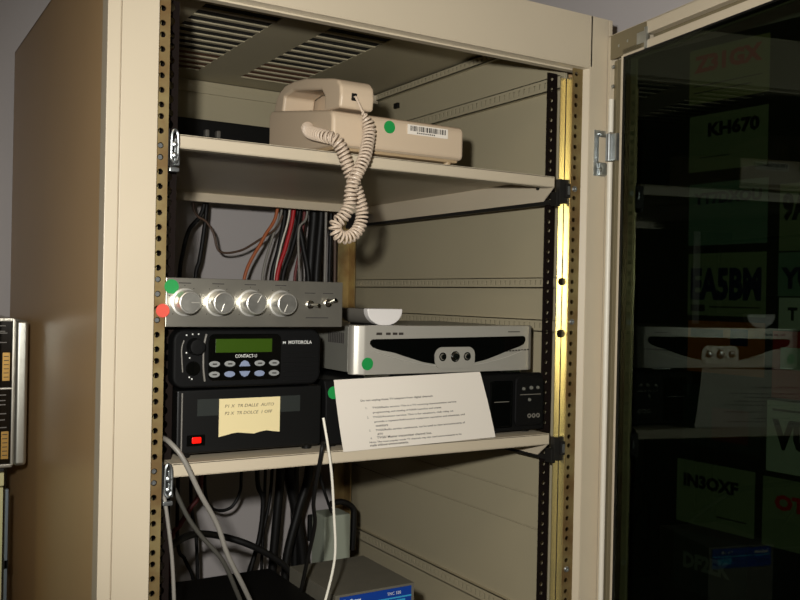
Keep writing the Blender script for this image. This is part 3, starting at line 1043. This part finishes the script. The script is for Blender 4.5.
CABLES = [
    ('cable_black', 4, [[265, 630, 118], [265, 630, 0], [238, 630, -46], [227, 630, -90], [222, 630, -132], [222, 630, -242]], 'black cable curving down, leftmost of the cables above the silver amplifier'),
    ('cable_black', 4, [[275, 645, 118], [275, 645, 2], [271, 645, -48], [264, 645, -99], [257, 645, -133], [257, 645, -243]], 'black cable hanging second from left above the silver amplifier'),
    ('cable_brown', 2.2, [[240, 615, 118], [240, 615, -3], [265, 615, -30], [279, 615, -49], [292, 615, -83], [331, 615, -80], [369, 615, -58], [403, 615, -34], [416, 615, -9]], 'thin brown wire sagging in a loop under the upper shelf'),
    ('cable_orange', 3.2, [[398, 600, 118], [398, 600, -1], [371, 600, -56], [335, 600, -131], [335, 600, -241]], 'orange-brown cable slanting down behind the silver amplifier'),
    ('cable_grey', 2.6, [[418, 625, 118], [418, 625, 2], [399, 625, -54], [381, 625, -130], [381, 625, -240]], 'thin grey cable slanting down just right of the orange-brown cable'),
    ('cable_black', 5, [[432, 640, 118], [432, 640, 4], [420, 640, -73], [407, 640, -129], [407, 640, -239]], 'black cable slanting down just left of the red cable'),
    ('cable_white', 1.8, [[429, 612, 118], [429, 612, 2], [412, 612, -70], [401, 612, -131], [401, 612, -241]], 'thin pale wire running between black cable and red cable'),
    ('cable_red', 4.2, [[434, 605, 118], [434, 605, 2], [420, 605, -66], [402, 605, -131], [402, 605, -241]], 'bright red cable slanting down behind the silver amplifier'),
    ('cable_black', 4.5, [[457, 625, 118], [457, 625, 3], [441, 625, -72], [423, 625, -131], [423, 625, -241]], 'black cable slanting down just right of the bright red cable'),
    ('cable_dark_red', 3, [[478, 650, 118], [478, 650, 4], [468, 650, -79], [460, 650, -129], [460, 650, -239]], 'dark red cable left of the thick black cable bundle'),
    ('cable_grey', 2.4, [[465, 610, 118], [465, 610, -2], [448, 610, -36], [451, 610, -130], [451, 610, -240]], 'thin grey cable beside the dark red cable'),
    ('cable_black', 5.5, [[454, 630, 118], [454, 630, 3], [467, 630, -63], [480, 630, -129], [480, 630, -239]], 'black cable crossing towards the thick bundle behind the amplifier'),
    ('cable_black', 10, [[495, 640, 118], [495, 640, 6], [491, 640, -57], [488, 640, -129], [488, 640, -239]], 'thickest black cable in the bundle behind the amplifier'),
    ('cable_black', 8, [[498, 615, 118], [498, 615, 5], [494, 615, -58], [490, 615, -129], [490, 615, -239]], 'thick black cable on the right flank of the bundle'),
    ('cable_grey', 2.8, [[501, 600, 118], [501, 600, 2], [501, 600, -129], [501, 600, -239]], 'grey cable right of the thick black bundle'),
    ('cable_black', 3.5, [[527, 630, 118], [527, 630, 6], [526, 630, -128], [526, 630, -238]], 'slim black cable second from right above the amplifier'),
    ('cable_brown', 3.2, [[544, 645, 118], [544, 645, 6], [546, 645, -127], [546, 645, -237]], 'dark brown cable rightmost of those above the amplifier'),
    ('cable_grey', 2.9, [[15, 20, -323], [18, 4, -326], [30, -6, -343], [49, -8, -382], [71, -4, -420], [86, 0, -458], [109, 10, -499], [134, 30, -541]], 'grey cable crossing in front of the middle shelf at its left end'),
    ('cable_grey', 2.2, [[18, 30, -372], [14, 8, -386], [17, 4, -411], [23, 4, -456], [26, 4, -501], [30, 10, -548]], 'thin grey cable hanging beside the left mounting rail'),
    ('cable_charcoal', 2.8, [[31, 60, -367], [55, 60, -419], [74, 60, -448], [102, 60, -482], [124, 70, -524], [149, 90, -572]], 'charcoal cable slanting from left rail to the bottom box'),
    ('cable_black', 5, [[60, 150, -486], [118, 230, -494], [179, 300, -518], [235, 300, -540], [293, 300, -580], [337, 300, -639]], 'thick black cable arching across the bottom bay'),
    ('cable_black', 3, [[335, 596, -441], [335, 596, -501], [333, 596, -528], [319, 596, -552], [298, 596, -558], [276, 596, -548], [266, 596, -513], [266, 596, -453]], 'black cable loop hanging under the middle shelf'),
    ('cable_black', 4.5, [[369, 600, -385], [369, 600, -509], [381, 600, -548], [376, 600, -613], [360, 600, -672], [351, 600, -713], [351, 600, -823]], 'black cable bowing right then down behind the bottom box'),
    ('cable_black', 3.2, [[406, 620, -385], [406, 620, -521], [390, 620, -615], [359, 620, -701], [359, 620, -811]], 'thin black cable slanting left under middle shelf'),
    ('cable_black', 8.5, [[420, 610, -385], [420, 610, -501], [413, 610, -601], [407, 610, -696], [407, 610, -806]], 'thick black cable, left strand of the crossed bundle under middle shelf'),
    ('cable_black', 10, [[449, 635, -385], [449, 635, -508], [464, 635, -578], [483, 635, -689], [483, 635, -799]], 'thick black cable running down right in the crossed bundle'),
    ('cable_black', 8.5, [[475, 600, -385], [475, 600, -504], [455, 600, -574], [431, 600, -672], [431, 600, -782]], 'thick black cable running down left across the bundle'),
    ('cable_black', 8.5, [[468, 650, -385], [468, 650, -512], [471, 650, -617], [473, 650, -696], [473, 650, -806]], 'thick black cable hanging straight at the centre of the bundle'),
    ('cable_black', 3, [[393, 620, -385], [393, 620, -510], [391, 620, -615], [389, 620, -686], [389, 620, -796]], 'thin black cable left of the crossed bundle'),
    ('cable_black', 2.6, [[208, 8, -339], [204, 4, -353], [208, 30, -414], [225, 60, -453], [230, 90, -507], [236, 120, -556]], 'thin black cable dropping in front of the middle shelf beside the white one'),
    ('cable_white', 1.7, [[211, 14, -310], [214, 6, -343], [219, 4, -379], [223, 4, -425], [226, 4, -471], [223, 6, -502], [213, 10, -547]], 'white cable hanging down in front of the middle shelf'),
    ('cable_black', 2.4, [[363, 330, -446], [376, 330, -484], [388, 330, -514]], 'short thin black cable above the pale adapter'),
    ('cable_black', 5.5, [[454, 462, -534], [475, 462, -532], [497, 462, -544], [501, 462, -563], [499, 462, -622]], 'black lead arching over the pale adapter'),
    ('cable_dark_red', 4.5, [[255, 590, -385], [255, 590, -511], [237, 590, -546], [219, 590, -574], [203, 590, -601], [203, 590, -711]], 'short dark red cable beside the left rail under the middle shelf'),
    ('cable_black', 3.4, [[215, 590, -385], [215, 590, -596], [230, 590, -638], [247, 590, -685], [247, 590, -795]], 'thin black cable running down to the dark bottom box, left of another'),
    ('cable_black', 3.2, [[239, 592, -385], [239, 592, -532], [250, 592, -601], [254, 592, -689], [254, 592, -799]], 'thin black cable hanging straight onto the dark bottom box'),
]

for m_, r_, P, lab in CABLES:
    P = [Vector(p) for p in P]
    b = MB().tube(P, r_, 10, smooth=8)
    zt = max(p.z for p in P)
    grp = 'cables hanging behind the amplifier' if zt > 0 else 'cables in the bottom bay'
    b.build('cable', M[m_], None, lab, 'cable', grp)

# ================================================================== radio gear at the left edge
g = thing('radio_console', 'black radio console with chrome edge trim and gold plates, left of the cabinet', 'radio', -250, 560, -417)
MB().box(-430, -84, 434, 700, -414, -205, 2).build('housing', M['black'], g)
MB().box(-430, -86, 430, 435, -413, -206, 1).build('front_panel', M['black_gloss'], g)
MB().box(-82.5, -65.5, 418, 690, -415.5, -205, 5, seg=4).build('side_trim', M['chrome_soft'], g, label='rounded chrome side trim')
MB().box(-86.5, -82.3, 423, 436, -415, -203, 1).build('trim_strip', M['alu'], g)
for z0, z1 in ((-305.5, -302.5), (-418, -413), (-207, -202)):
    MB().box(-430, -84, 426, 434, z0, z1, .8).build('trim_strip', M['alu'], g)
for z0, z1 in ((-293, -252), (-406, -366)):
    pl = MB().box(-98.5, -88.5, 428.8, 430.2, z0, z1, .4).build('gold_plate', M['mark_gold'], g)
    b = MB()
    for k in range(6):
        b.box(-97, -90, 428.5, 429, z0 + 5 + k * 6, z0 + 6.2 + k * 6)
    b.build('plate_print', M['ink'], pl)
b = MB()
for z in (-214, -222, -224.5, -238, -314, -322, -328, -341, -350, -361):
    b.box(-120, -93 + random.uniform(-3, 2), 429.4, 430.1, z, z + 1.5)
b.build('panel_print', M['grey_pl'], g)
c = thing('equipment_cart', 'cream and grey metal equipment cart under the black radio console', 'cart', -250, 560, -1660)
for z0, z1 in ((-1640, -1600), (-426, -418.5)):
    MB().box(-430, -92, 440, 700, z0, z1, 1).build('shelf_board', M['steel_dark'], c)
MB().box(-430, -93.5, 434, 695, -1598, -448, 1).build('drawer_case', M['cream'], c)
MB().box(-430, -92.5, 436, 695, -446, -427, 1).build('top_drawer', M['cream'], c)
MB().box(-430, -90, 431, 440, -1598, -1590, 1).build('lower_rail', M['steel_dark'], c)
for y0, y1 in ((428, 436), (690, 698)):
    MB().box(-91.5, -87, y0, y1, -1655, -450, 1).build('post', M['bluegrey'], c)
    MB().box(-93, -86, y0, y1 + 2, -566, -552, 1).build('post_clamp', M['black'], c)
for x in (-415, -100):
    for y in (450, 680):
        MB().lathe([(-1659.5, 6), (-1640, 6)], (x, y, 0), 'z', 16).build('foot', M['black'], c)

bd = MB()
q = [WQ + WT * s_ + WN * w_ for s_, w_ in ((-330, 0), (1500, 0), (1500, 4), (-330, 4))]
bd.prism([(p.x, p.y) for p in q], 'z', -1000, 232)
bd.build('pin_board', M['board'], None, 'large dark pin board on the right wall carrying rows of cards', 'pin board')
WQ = WQ + WN * 4

# ================================================================== cards pinned to the right wall
def card(s0, s1, z0, z1, m_, prints, label):
    T = Matrix(((WT.x, 0, WN.x, WQ.x), (WT.y, 0, WN.y, WQ.y), (0, 1, 0, 0), (0, 0, 0, 1)))
    b = MB().box(s0, s1, z0, z1, .1, .9, T=T)
    o = b.build('postcard', M[m_], None, label, 'card', 'cards pinned on the right wall')
    for kind, arg in prints:
        p = MB()
        if kind == 'text':
            tx, fx, fz, wd, ht, pm_ = arg
            O = T @ Vector((s0 + fx, z0 + fz, 1.0))
            p.text(tx, 10, O, WT, (0, 0, 1), width=wd, height=ht, bold=.5)
        else:
            fx0, fx1, fz0, fz1, pm_ = arg
            p.box(s0 + fx0, s0 + fx1, z0 + fz0, z0 + fz1, .9, 1.2, T=T)
        p.build('print', M[pm_], o)
    return o


card(-73, 58, 138, 220, 'card_y', [('text', ('Z31GX', 8, 48, 112, 26, 'print_red')), ('bar', (8, 120, 26, 27.5, 'mark_dk')), ('bar', (8, 104, 16, 17.5, 'mark_dk'))], 'yellowish card with red letters Z31GX, top of the inner column on the right wall')
card(-71, 58, 36, 120, 'card_g', [('text', ('KH670', 32, 52, 84, 22, 'print_black')), ('bar', (20, 70, 20, 21.5, 'mark_dk'))], 'green card with black letters KH670, below the one with red letters')
card(-69, 60, -74, 18, 'card_t', [('text', ('YT7DXOU', 8, 62, 112, 18, 'print_blue'))], 'teal card with dark letters, third from the top of the inner column')
card(-68, 60, -178, -86, 'card_g', [('text', ('EA5BM', 5, 26, 116, 48, 'print_blue')), ('bar', (6, 30, 6, 16, 'mark_dk')), ('bar', (38, 120, 12, 14, 'mark_dk'))], 'card with large dark blue letters EA5BM, above the orange card')
card(-66, 60, -262, -186, 'card_o', [('bar', (5 + 0, 60, 52, 64, 'mark_dk')), ('bar', (72, 100, 42, 66, 'print_blue'))], 'orange card on the right wall, below the card with EA5BM')
card(-72, 56, -372, -282, 'card_k', [('bar', (50, 110, 12, 60, 'cable_dark_red'))], 'dark card with a dull red patch, between the orange card and the one reading IN3OXF')
card(-80, 50, -490, -396, 'card_g', [('text', ('IN3OXF', 12, 56, 92, 20, 'print_black')), ('bar', (70, 118, 18, 20, 'mark_dk'))], 'card with black letters IN3OXF, low in the inner column')
card(-84, 40, -592, -502, 'card_k', [('text', ('DF2EK', 18, 36, 80, 24, 'key'))], 'dark card with pale letters DF2EK, lowest of the inner column')
card(78, 208, -86, 6, 'card_g', [('text', ('9A', 4, 44, 40, 40, 'print_black'))], 'card with black characters 9A at the frame edge on the right wall')
card(78, 208, -148, -88, 'card_t', [('text', ('YU', 4, 12, 48, 30, 'print_blue'))], 'teal card with dark letters YU, just above the white card')
card(80, 208, -194, -150, 'card_w', [('text', ('T', 13, 14, 14, 18, 'print_black'))], 'small white card with a single black letter T')
card(72, 208, -288, -196, 'card_r', [('bar', (12, 60, 40, 70, 'card_w'))], 'red card under the small white one on the right wall')
card(66, 206, -390, -292, 'card_w', [('text', ('VU', 8, 34, 62, 42, 'print_black')), ('bar', (8, 100, 84, 87, 'mark_dk'))], 'white card with big black letters VU, under the red card')
card(62, 200, -494, -398, 'card_g', [('text', ('OT', 18, 54, 46, 22, 'print_red'))], 'green card with red letters OT, lowest in the outer column')
# smooth curved surfaces, keep real edges crisp
for me in bpy.data.meshes:
    if not me.polygons:
        continue
    bm = bmesh.new()
    bm.from_mesh(me)
    for f_ in bm.faces:
        f_.smooth = True
    for e in bm.edges:
        e.smooth = len(e.link_faces) == 2 and e.calc_face_angle(3.2) < math.radians(38)
    bm.to_mesh(me)
    bm.free()
for o_ in bpy.data.objects:
    if o_.type == 'MESH':
        wn = o_.modifiers.new('weighted_normals', 'WEIGHTED_NORMAL')
        wn.keep_sharp = True
        wn.weight = 100
